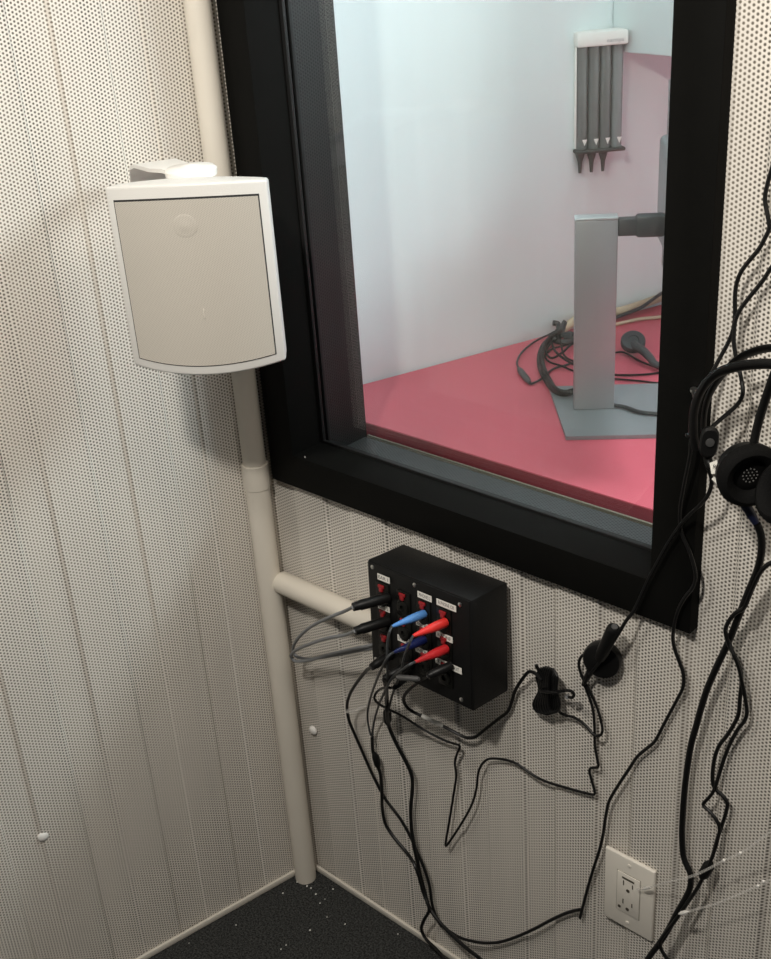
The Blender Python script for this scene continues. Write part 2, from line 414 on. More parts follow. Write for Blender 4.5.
bk_ = bmesh.new(); box(bk_, (px-.013, -.10, ztop-.062), (px+.0115, .13, ztop+.095), .009, seg=4); obj('back_housing', bk_, M_screenback, mon)
obj('screen', newbox((px+.0302, -.232, ztop-.130), (px+.0312, .232, ztop+.152), 0), M_screen, mon)

# ear-tip dispenser on the office side wall
DD = Vector((math.cos(math.radians(50)), math.sin(math.radians(50)), 0)); DN = Vector((DD.y, -DD.x, 0))
dp1 = O(627, 60, .050)                                   # right front edge stands 5 cm off the wall
def DF(x, y): return hit(x, y, DN, dp1.dot(DN))
d0, d1 = DF(577, 60), DF(627, 60)
def s_of(p): return (p-Vector((oA.x, oA.y, 0))).dot(OD)
dw = (d1-d0).dot(DD)
zt, zc, zbm = DF(600, 31).z, DF(600, 46).z, DF(600, 149).z
dor = d0 - DN*.042; dor.z = 0
dis = thing('tip_dispenser', 'white capped wall dispenser with four smoky upright tubes, seen through the glass', 'dispenser', frame(dor, DD, -DN, AZ))
obj('wall_mount', newbox((.012, .0, zbm+.03), (dw-.012, .016, zc), .002), M_white, dis)
obj('back_plate', newbox((.001, -.014, zbm+.004), (dw-.001, -.001, zc), .002), M_white, dis)
obj('side_plate', newbox((.0, -.034, zbm+.002), (.0022, -.0142, zc), .0006), M_white, dis)
obj('cap', newbox((-.001, -.047, zc), (dw+.001, -.001, zt), .004), M_white, dis)
text('cap_lettering', 'eartips', .009, frame(Vector((dw*.74, -.0474, zc+.35*(zt-zc))), AX, AZ, -AY), mat('grey_ink', (.30, .31, .33), .6), dis, width=dw*.34)
tw = (dw-.004)/4
for k in range(4):
    cx = .003 + tw*(k+.5)
    t = obj('tube', lathe(bmesh.new(), [(0, tw*.47), (zc-zbm, tw*.47)], Vector((cx, -.026, zbm)), AZ, 20), M_tube if k < 3 else M_tube2, dis)
    tri = bmesh.new(); r = tw*.47
    vs = [tri.verts.new((cx+dx+.003, -.026-r-.0006, zbm+dz)) for dx, dz in ((-.0045, .017), (.0045, .017), (.0, .006))]; tri.faces.new(vs)
    obj('arrow_mark', tri, M_white, t, smooth=False)
    if k < 3:
        obj('nozzle', lathe(bmesh.new(), [(0, tw*.42), (-.008, tw*.36), (-.018, tw*.20), (-.037, tw*.13)], Vector((cx-.003, -.029, zbm-.004)), AZ, 14), M_nozzle, t)
obj('tray', newbox((-.001, -.045, zbm-.006), (dw+.001, -.010, zbm), .002), M_nozzle, dis)

# loose things on the pink desk
def D(x, y, h=.003): return F(x, y, ZD+h)
LAID = {}                                               # every cable point laid so far, on a 1 cm grid
CELL = .01
def cellof(p): return (int(math.floor(p.x/CELL)), int(math.floor(p.y/CELL)), int(math.floor(p.z/CELL)))
def lay(pts, r, step=.004, keep_start=True):
    """dense cable path, lifted over the cables already laid where they would run into each other"""
    P = spline(pts, step); n = len(P)
    for it in range(4):
        need = [0.0]*n
        for i, p in enumerate(P):
            if keep_start and (i < 3 or (p-P[0]).length < .009): continue
            c = cellof(p); up = (CAM-p).normalized()
            for dx in (-1, 0, 1):
                for dy in (-1, 0, 1):
                    for dz in (-1, 0, 1):
                        for q, rq in LAID.get((c[0]+dx, c[1]+dy, c[2]+dz), ()):
                            g = r+rq+.0007; d = p-q; l2 = d.length_squared
                            if l2 < g*g:
                                a = d.dot(up); side = max(0.0, l2-a*a)
                                need[i] = max(need[i], math.sqrt(max(0, g*g-side))-a)
        if max(need) <= 0: break
        wide = [max(need[j] for j in range(max(0, i-3), min(n, i+4))) for i in range(n)]
        soft = [sum(wide[max(0, i-2):i+3])/len(wide[max(0, i-2):i+3]) for i in range(n)]
        for i in range(n):
            f = min(1.0, i/4) if keep_start else 1.0
            P[i] = P[i] + (CAM-P[i]).normalized()*soft[i]*f
    for a, b in zip(P, P[1:]):
        m = max(1, int((b-a).length/.0015))
        for k in range(m):
            q = a.lerp(b, k/m); LAID.setdefault(cellof(q), []).append((q, r))
    return P
def cable(name, label, pts, r, m, cat='cable', group=None, plugs=(), step=.004, n=8):
    r *= 1.12
    o = obj(name, tube(bmesh.new(), lay(pts, r, step), r, n, smooth=False), m)
    tag(o, label, cat, group)
    for nm, bm, mm in plugs: obj(nm, bm, mm, o)
    return o
def cyl(p, q, prof, n=16):
    """lathe from p to q, prof in fractions of the length"""
    d = q-p; return lathe(bmesh.new(), [(t*d.length, r) for t, r in prof], p, d, n)
gm = 'tangled cables on the pink desk'
cable('desk_cable', 'thin dark cable with a small connector at its end, leftmost on the pink desk',
      [D(531, 384, .004), D(541, 379), D(553, 369), D(566, 365), D(574, 362), D(590, 356), D(610, 352)], .0017, M_dgrey, group=gm,
      plugs=[('connector', cyl(D(519, 369, .006), D(530, 383, .005), [(0, .0035), (.15, .0055), (.7, .0055), (1, .003)]), M_arm)])
cable('desk_cable', 'thin dark cable arching from its connector to the top of the desk tangle',
      [D(519, 369, .005), D(517, 362, .006), D(522, 352, .006), D(534, 342, .006), D(548, 335, .008), D(558, 331, .010), D(566, 338, .008), D(582, 341)], .0016, M_dgrey, group=gm)
cable('desk_cable', 'thickest black cable of the pink desk tangle, looping low towards the pillar foot',
      [D(560, 336, .010), D(548, 341, .009), D(541, 351, .006), D(540, 365, .006), D(545, 378, .006), D(553, 389, .010), D(563, 393.5, .011), D(574, 391, .011), D(600, 389, .011)], .0046, M_black, group=gm)
cable('desk_cable', 'thin black loop low in the middle of the tangle on the pink desk',
      [D(586, 337, .012), D(566, 345, .010), D(552, 349, .006), D(545, 356), D(550, 362), D(562, 366), D(575, 371), D(600, 374), D(630, 375), D(657, 373), D(690, 366)], .0016, M_black, group=gm)
cable('desk_cable', 'thin black strand crossing the pink desk tangle from its top down to the pillar',
      [D(556, 330, .014), D(561, 344, .012), D(564, 355, .006), D(574, 361, .004), D(588, 360), D(606, 356, .004), D(622, 352, .006), D(640, 361), D(657, 368), D(690, 384)], .0015, M_black, group=gm)
cable('desk_cable', 'black cable running flat behind the monitor base on the pink desk',
      [D(592, 377), D(617, 379), D(640, 381), D(657, 383), D(700, 386)], .0016, M_black, group=gm)
cable('desk_cable', 'black cable lying across the monitor base plate beside the pillar',
      [D(612, 405, .011), D(625, 407, .0105), D(640, 412, .0105), D(660, 414, .0105), D(690, 416, .012)], .0028, M_dgrey, group=gm)
for k_, (lab_, pts_) in enumerate([
    ('small black loop high in the desk tangle, left of the pillar', [D(560, 338, .012), D(551, 343, .010), D(546, 352, .009), D(552, 358, .008), D(563, 352, .010), D(572, 344, .014), D(584, 342, .014)]),
    ('black loop hanging widest to the left around the desk tangle', [D(562, 330, .016), D(549, 338, .012), D(543, 350, .010), D(543, 364, .009), D(550, 380, .010), D(558, 390, .011), D(576, 393, .013)]),
    ('black strand crossing low through the desk tangle to the pillar', [D(552, 344, .012), D(556, 352, .010), D(566, 360, .010), D(578, 366, .010), D(592, 369, .010)])]):
    cable('desk_cable', lab_, pts_, (.0019, .0030, .0019)[k_], M_black, group=gm)
tag(obj('cable_knot', tube(bmesh.new(), [D(553, 323, .022), D(558, 324, .02), D(560, 331, .014), D(565, 322, .026), D(562, 332, .014), D(568, 338, .010), D(572, 334, .016), D(560, 336, .010), D(554, 340, .008), D(566, 342, .008), D(578, 338, .010)], .0052, 8), M_dgrey),
    'dark clump of gathered cable ends behind the pillar at the top of the desk tangle', 'cable', gm)
cable('cream_cable', 'thick cream cable sleeve lying along the back of the pink desk',
      [D(560, 331, .012), D(570, 324, .020), D(582, 316, .024), D(600, 312, .02), D(620, 311, .016), D(640, 305, .016), D(662, 297, .014), D(690, 288, .014)], .0072, M_cream, step=.006, n=12)
cable('cream_cable', 'thin beige cable in front of the thick cream cable sleeve on the desk', [D(600, 327, .004), D(617, 324, .004), D(640, 319, .004), D(660, 317, .004), D(690, 312, .004)], .003, M_cream)
cable('desk_cable', 'grey cable rising over the cream cable sleeve at the back of the desk', [D(604, 322, .008), D(620, 316, .010), D(640, 308, .022), D(652, 300, .028), D(664, 292, .03), D(690, 282, .02)], .003, M_dgrey, group=gm)
pk = F(633, 342, ZD+.020)
puck = thing('microphone_puck', 'dark round microphone puck lying on the pink desk beside the pillar', 'microphone', frame(pk, AX, AY, AZ))
obj('puck_body', lathe(bmesh.new(), [(-.0055, .018), (-.003, .0215), (.004, .0215), (.007, .019), (.0075, .010), (.006, .009)], Vector((0, 0, 0)), Vector((.35, -.50, .80)), 28), M_arm, puck)
st = D(655, 364, .010)-pk
obj('stem', tube(bmesh.new(), [Vector((.004, -.004, -.004)), st*.45+Vector((0, 0, .002)), st*.8+Vector((0, 0, .002)), st, st+Vector((.03, -.01, 0))], .006, 10, radii=lambda t: .0085-.0030*t), M_arm, puck)

# ------------------------------------------------------------------ raceway in the corner, coupling, pipe to the box
def lin(a, b, t): return a+(b-a)*t
rw = thing('cable_raceway', 'cream round conduit pipe standing upright in the corner of the two walls', 'conduit', Matrix.Translation(lp(.024, .02, 0)))
obj('lower_pipe', lathe(bmesh.new(), [(.001, .0165), (.001, .0182), (.782, .0182)], Vector((0, 0, 0)), AZ, 28), M_raceway, rw)
obj('coupling', lathe(bmesh.new(), [(.762, .0185), (.763, .0196), (.800, .0196), (.801, .0185)], Vector((0, 0, 0)), AZ, 28), M_raceway, rw)
obj('upper_pipe', lathe(bmesh.new(), [(.783, .0170), (2.34, .0170)], Vector((0, 0, 0)), AZ, 28), M_raceway, rw)
pa, pb = W(281, 582, .019), W(392, 632, .019)
tag(obj('conduit_pipe', lathe(bmesh.new(), [(-.003, .008), (-.0015, .0155), (.002, .0172), ((pb-pa).length*1.25, .0172)], pa, pb-pa, 28), M_raceway),
    'short cream pipe running sideways from the corner conduit to the black jack box', 'conduit')

# ------------------------------------------------------------------ loudspeaker
SA = math.radians(37.5)
SW = Vector((math.cos(SA), math.sin(SA), 0)); SN = Vector((math.sin(SA), -math.cos(SA), 0))   # across, outwards
SC = Vector((.1803, -.2265, 0))
def onS(x, y): return hit(x, y, SN, SC.dot(SN))
q = [onS(*p) for p in ((104, 186), (267, 181), (287, 357), (137, 366))]
xa = (q[0]-SC).dot(SW); xb = (q[1]-SC).dot(SW); z1s = (q[0].z+q[1].z)/2; z0s = (q[2].z+q[3].z)/2-.0015
hw = (xb-xa)/2; hh = (z1s-z0s)/2
spk = thing('speaker', 'off-white loudspeaker box hung in the corner by the window', 'speaker', frame(SC+SW*((xa+xb)/2)+AZ*((z0s+z1s)/2), SW, -SN, AZ))
bulge = .022
def bow(x, k): return k*(1-(x/hw)**2)
TOPB, BOTB = .0042, .0075
def arc(w, n=14, b=bulge, off=0.0):     # front curve, y negative = outwards
    return [(-w+2*w*k/n, -b*(1-((-w+2*w*k/n)/hw)**2)-off) for k in range(n+1)]
bm = bmesh.new()
def ring(sections):
    loops = []
    for xs, z in sections: loops.append([bm.verts.new((x, y, z)) for x, y in xs])
    return loops
fr_ = arc(hw)
front_t = [bm.verts.new((x, y, hh+bow(x, TOPB))) for x, y in fr_]; front_b = [bm.verts.new((x, y, -hh-bow(x, BOTB))) for x, y in fr_]
mid_t = [bm.verts.new((x*.97, .022, hh-.002+bow(x, TOPB))) for x, y in fr_]; mid_b = [bm.verts.new((x*.97, .022, -hh+.002-bow(x, BOTB))) for x, y in fr_]
bk_t = [bm.verts.new((x*.55, .135, hh-.024)) for x, y in fr_]; bk_b = [bm.verts.new((x*.55, .135, -hh+.020)) for x, y in fr_]
n = len(fr_)
for A, B in ((front_t, mid_t), (mid_t, bk_t), (bk_b, mid_b), (mid_b, front_b), (front_b, front_t), (bk_t, bk_b)):
    for k in range(n-1): bm.faces.new((A[k], A[k+1], B[k+1], B[k]))
for k in (0, n-1):
    bm.faces.new((front_t[k], mid_t[k], mid_b[k], front_b[k])); bm.faces.new((mid_t[k], bk_t[k], bk_b[k], mid_b[k]))
bmesh.ops.recalc_face_normals(bm, faces=bm.faces[:])
es = [e for e in bm.edges if e.calc_face_angle(0) > .6]
bmesh.ops.bevel(bm, geom=es, offset=.003, segments=3, affect='EDGES', profile=.5)
obj('cabinet', bm, M_speaker, spk)
def patch(w, zlo, zhi, off, b=bulge, thick=.001):
    bm = bmesh.new(); a = arc(w, 24, b, off)
    bot = [bm.verts.new((x, y, zlo-bow(x, BOTB))) for x, y in a]; top = [bm.verts.new((x, y, zhi+bow(x, TOPB))) for x, y in a]
    bot2 = [bm.verts.new((x, y+thick, zlo-bow(x, BOTB))) for x, y in a]; top2 = [bm.verts.new((x, y+thick, zhi+bow(x, TOPB))) for x, y in a]
    for k in range(len(a)-1):
        for A, B in ((bot, top), (top, top2), (top2, bot2), (bot2, bot)): bm.faces.new((A[k], A[k+1], B[k+1], B[k]))
    for k in (0, len(a)-1): bm.faces.new((bot[k], top[k], top2[k], bot2[k]))
    return bm
gw, gz0, gz1 = hw-.0105, -hh+.0125, hh-.0165
obj('shadow_gap', patch(gw+.0012, gz0-.0012, gz1+.0022, .0004, thick=.0008), M_gap, spk)
gr = obj('grille', patch(gw, gz0, gz1, .0014, thick=.001), M_grille, spk)
obj('tweeter_ring', lathe(bmesh.new(), [(0, .0132), (.0003, .0120), (.0004, .0095), (.0004, .0080), (.0009, .005), (.0011, .0)], Vector((.0, -bulge-.0013, gz1-.024)), Vector((0, -1, 0)), 28, cap=False), M_grille, gr)
obj('indicator_mark', newbox((.0075, -bulge-.0022, -.042), (.0085, -bulge-.0013, -.030), .0002), mat('pale_mark', (.68, .64, .57), .4), gr)
# bracket: plate on the wall, bent arm and round swivel cap on top
disc = hit(191, 171, SN, SC.dot(SN)-.050)
arm0 = L(150, 162, .002)
br = bmesh.new()
pl = [lp(.150, .002, disc.z+.012), lp(.088, .002, disc.z+.012)]
zt_ = disc.z
dirv = Vector((disc.x-arm0.x, disc.y-arm0.y, 0)).normalized(); sid = Vector((-dirv.y, dirv.x, 0))
def strip(bm, stations, th=.0022):
    """flat bar through stations (centre, half width)"""
    rows = []
    for c, hwid in stations:
        rows.append([bm.verts.new(c+sid*hwid*s + AZ*t) for s, t in ((-1, th), (1, th), (1, -th), (-1, -th))])
    for A, B in zip(rows, rows[1:]):
        for k in range(4): bm.faces.new((A[k], A[(k+1) % 4], B[(k+1) % 4], B[k]))
    bm.faces.new(rows[0]); bm.faces.new(rows[-1][::-1])
e0 = L(150, 162, .045); ez = e0.z
far = Vector((e0.x, e0.y, 0)); dflat = Vector((disc.x, disc.y, 0))
strip(br, [(lp(e0.dot(LD)-.012, .004, ez-.045), .026), (lp(e0.dot(LD)-.012, .012, ez-.030), .026), (far+AZ*(ez-.004), .026), (lin(far, dflat, .12)+AZ*(ez+.001), .026), (lin(far, dflat, .5)+AZ*lin(ez, zt_, .35), .024), (lin(far, dflat, .75)+AZ*(zt_-.002), .022), (dflat+AZ*(zt_-.002), .020)])
box(br, (-.030, -.0025, -.075), (.030, .0015, -.030), .001, frame(lp(e0.dot(LD)-.012, .003, ez), LD, -LN, AZ))
def inspk(name, bm, m):
    bpy.context.view_layer.update()
    o = obj(name, bm, m); o.parent = spk; o.matrix_parent_inverse = spk.matrix_world.inverted(); return o
brk = inspk('bracket', br, M_white)
cpb = lathe(bmesh.new(), [(-.016, .012), (-.006, .012), (-.005, .0285), (.002, .0295), (.005, .026), (.0055, .012), (.007, .009), (.0075, .0)], disc, AZ, 32, cap=False)
inspk('swivel_cap', cpb, M_white)

# ------------------------------------------------------------------ jack box
def rot(a, b, c):
    return Matrix.Rotation(c, 3, 'Z') @ Matrix.Rotation(a, 3, 'X') @ Matrix.Rotation(b, 3, 'Y')
BW, BD, BH = .1835, .0685, .1546
BR = rot(-.079, -.0522, -.0568)
BO = Vector((.2803, -.0820, .5929))
bxM = Matrix.Translation(BO) @ BR.to_4x4()
jb = thing('jack_box', 'black metal box of headphone jacks mounted on the perforated wall below the window', 'jack box', bxM)
obj('case', newbox((0, .0012, 0), (BW, BD, BH), .003), M_case, jb)
obj('face_plate', newbox((.0025, 0, .0025), (BW-.0025, .0012, BH-.0025), .0004), M_plate, jb)
bn = BR @ Vector((0, -1, 0))
def BX(x, y, h=0.0):        # pixel -> point h in front of the face plate (world)
    return hit(x, y, bn, BO.dot(bn)+h)
bi = bxM.inverted()
def bl_of(x, y): return bi @ BX(x, y)
for x, y in ((372.5, 567), (414.6, 585), (460, 604.5), (376, 659), (390, 673), (461.5, 699.5)):
    c = bl_of(x, y)
    obj('screw', lathe(bmesh.new(), [(0, .0030), (.0008, .0030), (.0014, .0018)], Vector((c.x, 0, c.z)), Vector((0, -1, 0)), 12), M_metal, jb)
# jacks: columns and rows on the face
tabs = [bl_of(*p) for p in ((383, 587), (404, 595.5), (424, 604), (444.5, 613))]
row3 = bl_of(445, 664.5)
rowstep = (tabs[3].z-row3.z)/2
for r_ in range(3):
    for c_ in range(4):
        u = tabs[c_].x; z = tabs[c_].z-rowstep*r_
        j = obj('jack', newbox((u-.0125, -.0022, z-.030), (u+.0125, -.0001, z+.0065), .0015), M_jack, jb)
        obj('socket_ring', lathe(bmesh.new(), [(0, .0100), (.0018, .0100), (.0024, .0085), (.0024, .0042), (-.003, .0040)], Vector((u, -.0022, z-.017)), Vector((0, -1, 0)), 20, cap=False), M_jack, j)
        tb = newbox((u-.0054, -.0050, z-.0005), (u+.0054, -.0023, z+.0042), .001)
        box(tb, (u-.0030, -.0056, z-.0055), (u+.0030, -.0023, z+.0005), .001)
        obj('release_tab', tb, M_red, j)
def strip_label(p0, p1, hgt, body, dz=0):
    a, b = bl_of(*p0), bl_of(*p1)
    lb = obj('label_strip', newbox((a.x, -.0030, a.z-hgt), (b.x, -.0024, a.z), 0), M_label, jb, smooth=False)
    if body: text('lettering', body, hgt*.8, frame(Vector(((a.x+b.x)/2, -.0031, a.z-hgt/2)), AX, AZ, -AY), M_ink, lb, width=(b.x-a.x)*.8)
LH = .0085
strip_label((379, 572.5), (391, 577), LH, 'EAR 1')
strip_label((419, 590), (433, 595), LH, 'PHONE L')
strip_label((438, 597.5), (457.5, 605), LH, 'R PHONE OR')
strip_label((379.5, 602), (391, 605), LH*.9, 'EAR 2')
strip_label((417.5, 619), (430, 624), LH*.8, 'BONE')
strip_label((437.5, 629.5), (454, 636), LH, 'R BONE')
strip_label((399, 633.5), (411, 640), LH, 'INS L')
strip_label((417, 645), (429, 650), LH*.9, 'INS R')
strip_label((437, 656), (463, 664.5), LH, 'R INSERT OUT')

# plugs and cables of the box
def plug(J, E, m, r=.0062, h=.052, black=False):
    p = BX(J[0], J[1], .003); e = BX(E[0], E[1], h)
    if black: prof = [(0, r*.9), (.06, r), (.80, r), (.83, r*.86), (1, r*.80)]
    else:
        prof = [(0, r*.85), (.03, r), (.30, r), (.45, r*.92)]
        t = .5
        while t < .97:
            prof += [(t, r*(1.0-.62*(t-.4)/.6)), (t+.035, r*(.86-.6*(t-.4)/.6))]; t += .07
        prof += [(1, r*.34)]
    a_, n_ = p.copy(), 12
    for k_ in range(n_+1):
        q_ = a_.lerp(e, k_/n_); LAID.setdefault(cellof(q_), []).append((q_, r))
    return cyl(p, e, prof, 18), p, e
# two grey patch cords
gp = 'grey patch cords looping left of the jack box'
b1, p_, e1 = plug((389, 597.5), (353, 607), M_blackplug, .0070, .050, True)
b2, p_, e2 = plug((389, 620.5), (355, 631), M_blackplug, .0070, .050, True)
cable('patch_cord', 'grey cord from the upper black plug, looping out left of the jack box',
      [e1, W(345, 611, .10), W(330, 617, .095), W(312, 626, .08), W(299, 637, .06), W(293, 648, .045), W(296, 656, .04), W(310, 659, .04), W(335, 655, .05), W(356, 651, .06), W(374, 648, .066), W(384, 646, .06)], .0022, M_grey, 'cable', gp,
      plugs=[('plug', b1, M_blackplug)])
cable('patch_cord', 'grey cord from the lower black plug, looping out left of the jack box',
      [e2, W(345, 635, .105), W(328, 638, .10), W(310, 644, .08), W(296, 650, .06), W(291, 656, .05), W(295, 661, .046), W(310, 660, .046), W(332, 654, .05), W(354, 649, .058), W(374, 644.5, .066), W(386, 641, .058)], .0022, M_grey, 'cable', gp,
      plugs=[('plug', b2, M_blackplug)])
# coloured plugs
gc = 'plug leads hanging from the jack box'
b3, p_, e3 = plug((425, 613.5), (392, 626.5), M_blue, .0056)
cable('plug_lead', 'thin dark lead with a light blue plug in the jack box', [e3, W(389.5, 632, .140), W(387.5, 642, .142), W(387, 656, .142), W(387.5, 672, .135), W(387, 690, .10), W(385.8, 703, .065), W(386.5, 712, .035)], .0015, M_dgrey, 'cable', gc, plugs=[('plug', b3, M_blue)])
b4, p_, e4 = plug((446.5, 622), (413, 636), M_redplug, .0062)
cable('plug_lead', 'thin dark lead with a bright red plug, the upper red one in the jack box', [e4, W(410.5, 641, .146), W(407.5, 648, .147), W(404, 657, .145), W(402, 667, .138), W(398, 680, .115), W(392, 696, .07), W(388.5, 712, .036)], .0015, M_dgrey, 'cable', gc, plugs=[('plug', b4, M_redplug)])
b5, p_, e5 = plug((447, 648.5), (415, 662), M_redplug2, .0062)
cable('plug_lead', 'thin dark lead with a deep red plug, the lower red one in the jack box', [e5, W(409, 665, .146), W(402.5, 669.5, .142), W(396, 674, .135), W(390, 681, .115), W(384, 693, .075), W(378.5, 706, .036), W(374, 722, .022), W(372, 737, .014)], .0015, M_dgrey, 'cable', gc, plugs=[('plug', b5, M_redplug2)])
b6, p_, e6 = plug((425, 639.5), (393.5, 652.5), M_navy, .0058)
cable('plug_lead', 'thin dark lead with a navy blue plug in the jack box', [e6, W(389, 655.5, .142), W(385, 662, .142), W(379.5, 673, .130), W(373, 690, .085), W(368.5, 706, .036), W(367.5, 719, .024), W(370.5, 735, .015)], .0015, M_dgrey, 'cable', gc, plugs=[('plug', b6, M_navy)])

def blob(x, y, o, x2, y2, o2, r):
    p, q = W(x, y, o), W(x2, y2, o2); return cyl(p, q, [(0, r*.45), (.2, r), (.75, r), (1, r*.5)], 14)
# black plugs low on the box and the leads that fall to the floor
b7, p_, e7 = plug((392, 654), (371.5, 667), M_blackplug, .0062, .040, True)
cable('headset_lead', 'black lead from the leftmost low plug of the jack box, with a clear strap',
      [e7, W(366, 671, .085), W(356.6, 683, .06), W(350, 694, .045), W(347, 706, .035), W(349, 720, .028), W(355, 735, .022), W(361.6, 750, .018), W(369, 767, .015), W(376.6, 783, .013), W(386, 800, .012), W(399, 817, .012), W(410, 836, .012), W(417, 852, .012), W(424, 868, .013), W(429.5, 886, .014), W(432, 903, .016), W(436, 917, .018), W(442, 926, .02), W(452, 933, .02), W(461, 938, .018), W(474, 941.5, .015), W(487, 943, .013), W(500, 942, .012), W(516, 937, .011), W(534, 929, .01), W(553, 919, .009), W(568, 912.5, .009), W(580, 909.5, .009)],
      .0021, M_black, 'cable', gc, plugs=[('plug', b7, M_blackplug)])
b8, p_, e8 = plug((412, 663), (384, 679), M_blackplug, .0062, .040, True)
kn1 = blob(387, 709, .034, 387.5, 724, .03, .0062)
cable('headset_lead', 'thick black lead with a long dark junction sleeve just under the jack box',
      [e8, W(386.5, 690, .055), W(387, 712, .034), W(388, 722, .03), W(391, 732, .025), W(398, 747, .02), W(406, 762, .016), W(411.5, 775, .014), W(412.5, 788, .013), W(410.8, 808, .012), W(411.5, 828, .012), W(414, 846, .014), W(417.5, 862, .015), W(421, 878, .016), W(425, 893, .018), W(429, 907, .022), W(437, 919, .025), W(449, 932, .028), W(465, 947, .033), W(478, 957, .035), F(492, 968, .003), F(540, 985, .003)],
      .0026, M_black, 'cable', gc, plugs=[('plug', b8, M_blackplug), ('junction', kn1, M_blackplug)])
kn2 = blob(374.5, 753, .019, 378.5, 768, .018, .0056)
cable('headset_lead', 'black lead with a small round knot in it, falling left of the sleeved one',
      [W(372, 737, .016), W(373, 752, .018), W(377, 764, .018), W(380.5, 775, .016), W(381.8, 790, .014), W(382.3, 808, .013), W(385.5, 824, .013), W(393, 836, .013), W(403, 848, .014), W(412, 860, .015), W(418, 874, .017), W(423, 892, .02), W(429, 909, .024), W(424, 920, .024), W(421.5, 929, .022), W(426, 939, .022), W(436, 949, .026), W(446, 960, .03), F(452, 968, .003), F(470, 985, .003)],
      .0024, M_black, 'cable', gc, plugs=[('knot', kn2, M_blackplug), ('sleeve', blob(370.3, 731, .014, 371.8, 739, .015, .0032), M_label)])
b9, p_, e9 = plug((409, 676), (394, 688), M_blackplug, .0040, .020, True)
cable('zigzag_lead', 'thin black lead kinked into a sharp V on the wall between jack box and puck',
      [e9, W(383, 688, .07), W(376, 693, .05), W(374.5, 699, .045), W(379, 704, .042), W(388, 709, .04), W(403, 716.5, .034), W(426, 731, .022), W(446, 741, .015), W(457, 744.5, .012), W(460, 746.5, .012), W(457, 754, .012), W(454.8, 763, .012), W(456.2, 776, .011), W(453.5, 795, .012), W(449.5, 820, .015), W(445.6, 843, .018), W(446, 846, .018), W(450, 841, .017), W(463, 821, .015), W(472, 804, .013), W(476.5, 788, .012), W(478.5, 772, .012), W(484, 762, .012), W(493, 758.5, .011), W(514, 762.5, .009), W(540, 779, .008), W(567, 788, .008), W(592, 794.5, .008), W(595, 793, .008), W(593, 785, .008), W(589.5, 772, .008), W(591, 768, .008), W(598, 767, .008), W(597.8, 762, .008), W(595, 746, .009), W(594.5, 728, .010), W(593, 710, .010), W(588, 694, .011), W(584, 684, .012)],
      .0016, M_black, 'cable', gc, plugs=[('plug', b9, M_blackplug)])
b10, p_, e10 = plug((452, 665), (428, 676), M_blackplug, .0060, .034, True)
wl_ = cyl(W(421.5, 715.5, .034), W(443, 726, .022), [(0, .0024), (.05, .0031), (.95, .0031), (1, .0024)], 12)
cable('bundle_lead', 'black lead with a white sleeve, looping under the jack box to the tied coil',
      [e10, W(424, 678.5, .09), W(414, 685.5, .075), W(406.5, 692.5, .06), W(403.5, 699, .05), W(406, 706, .043), W(411.5, 711, .039), W(421.5, 715.8, .034), W(432, 720.5, .028), W(443, 726, .022), W(456, 733, .017), W(466, 737.5, .014), W(475, 737, .012), W(486, 728.5, .011), W(499, 718.5, .01), W(508, 711, .010), W(512, 701, .010), W(516, 689, .011), W(525, 675.5, .013), W(530, 671.5, .014), W(536, 674, .016), W(542, 680, .018)],
      .0021, M_black, 'cable', gc, plugs=[('plug', b10, M_blackplug), ('white_sleeve', wl_, M_label)])
# clamp of the low grey metal plug
tag(obj('metal_plug', cyl(BX(419, 679, .05), BX(397, 677, .055), [(0, .0025), (.1, .0036), (.85, .0036), (1, .0026)], 12), mat('dull_grey_metal', (.16, .16, .16), .4, .6)), 'short dull grey plug body hanging under the jack box beside the black plugs', 'plug')

# tied coil on the wall
coil_c = W(548, 691, .016)
ux = (W(553, 691, .016)-W(548, 691, .016)).normalized()
cb = bmesh.new()
def CP(x, y, o): return W(x, y, o)
for k in range(7):
    o = .008+.0026*k; dx = (k-3)*2.0
    tube(cb, [CP(546+dx, 667+abs(k-3)*.7, o), CP(551+dx, 676, o+.003), CP(552+dx*.75, 690, o+.002), CP(552+dx*1.25, 704, o+.002), CP(550+dx*1.2, 713-abs(k-3)*.6, o), CP(544+dx*1.2, 713-abs(k-3)*.6, o), CP(541+dx*1.25, 704, o), CP(544+dx*.75, 690, o), CP(543+dx, 677, o), CP(546+dx, 667+abs(k-3)*.7, o)], .0021, 8)
coil = tag(obj('cable_coil', cb, M_black), 'black cable folded into a tight bundle, hanging on the wall right of the jack box', 'cable')
obj('twist_tie', tube(bmesh.new(), [CP(542, 690, .012), CP(541, 691, .03), CP(549, 692, .034), CP(557, 693, .03), CP(558, 692, .012), CP(549, 691, .005), CP(542, 690, .012)], .0019, 8), M_black, coil)
obj('tie_end', tube(bmesh.new(), [CP(556, 692, .028), CP(565, 690.5, .032), CP(571, 691, .032), CP(574, 694, .03), CP(572.5, 697.5, .028), CP(568.5, 697, .028)], .0020, 8), M_black, coil)
obj('tie_button', lathe(bmesh.new(), [(0, .003), (.003, .003), (.004, .001)], CP(568, 696, .02), Vector((0, -1, 0)), 12), mat('grey_button', (.3, .31, .32), .35), coil)
obj('cable_end', tube(bmesh.new(), [CP(536, 665, .020), CP(539, 671, .018), CP(544, 679, .016)], .0022, 8), M_black, coil)
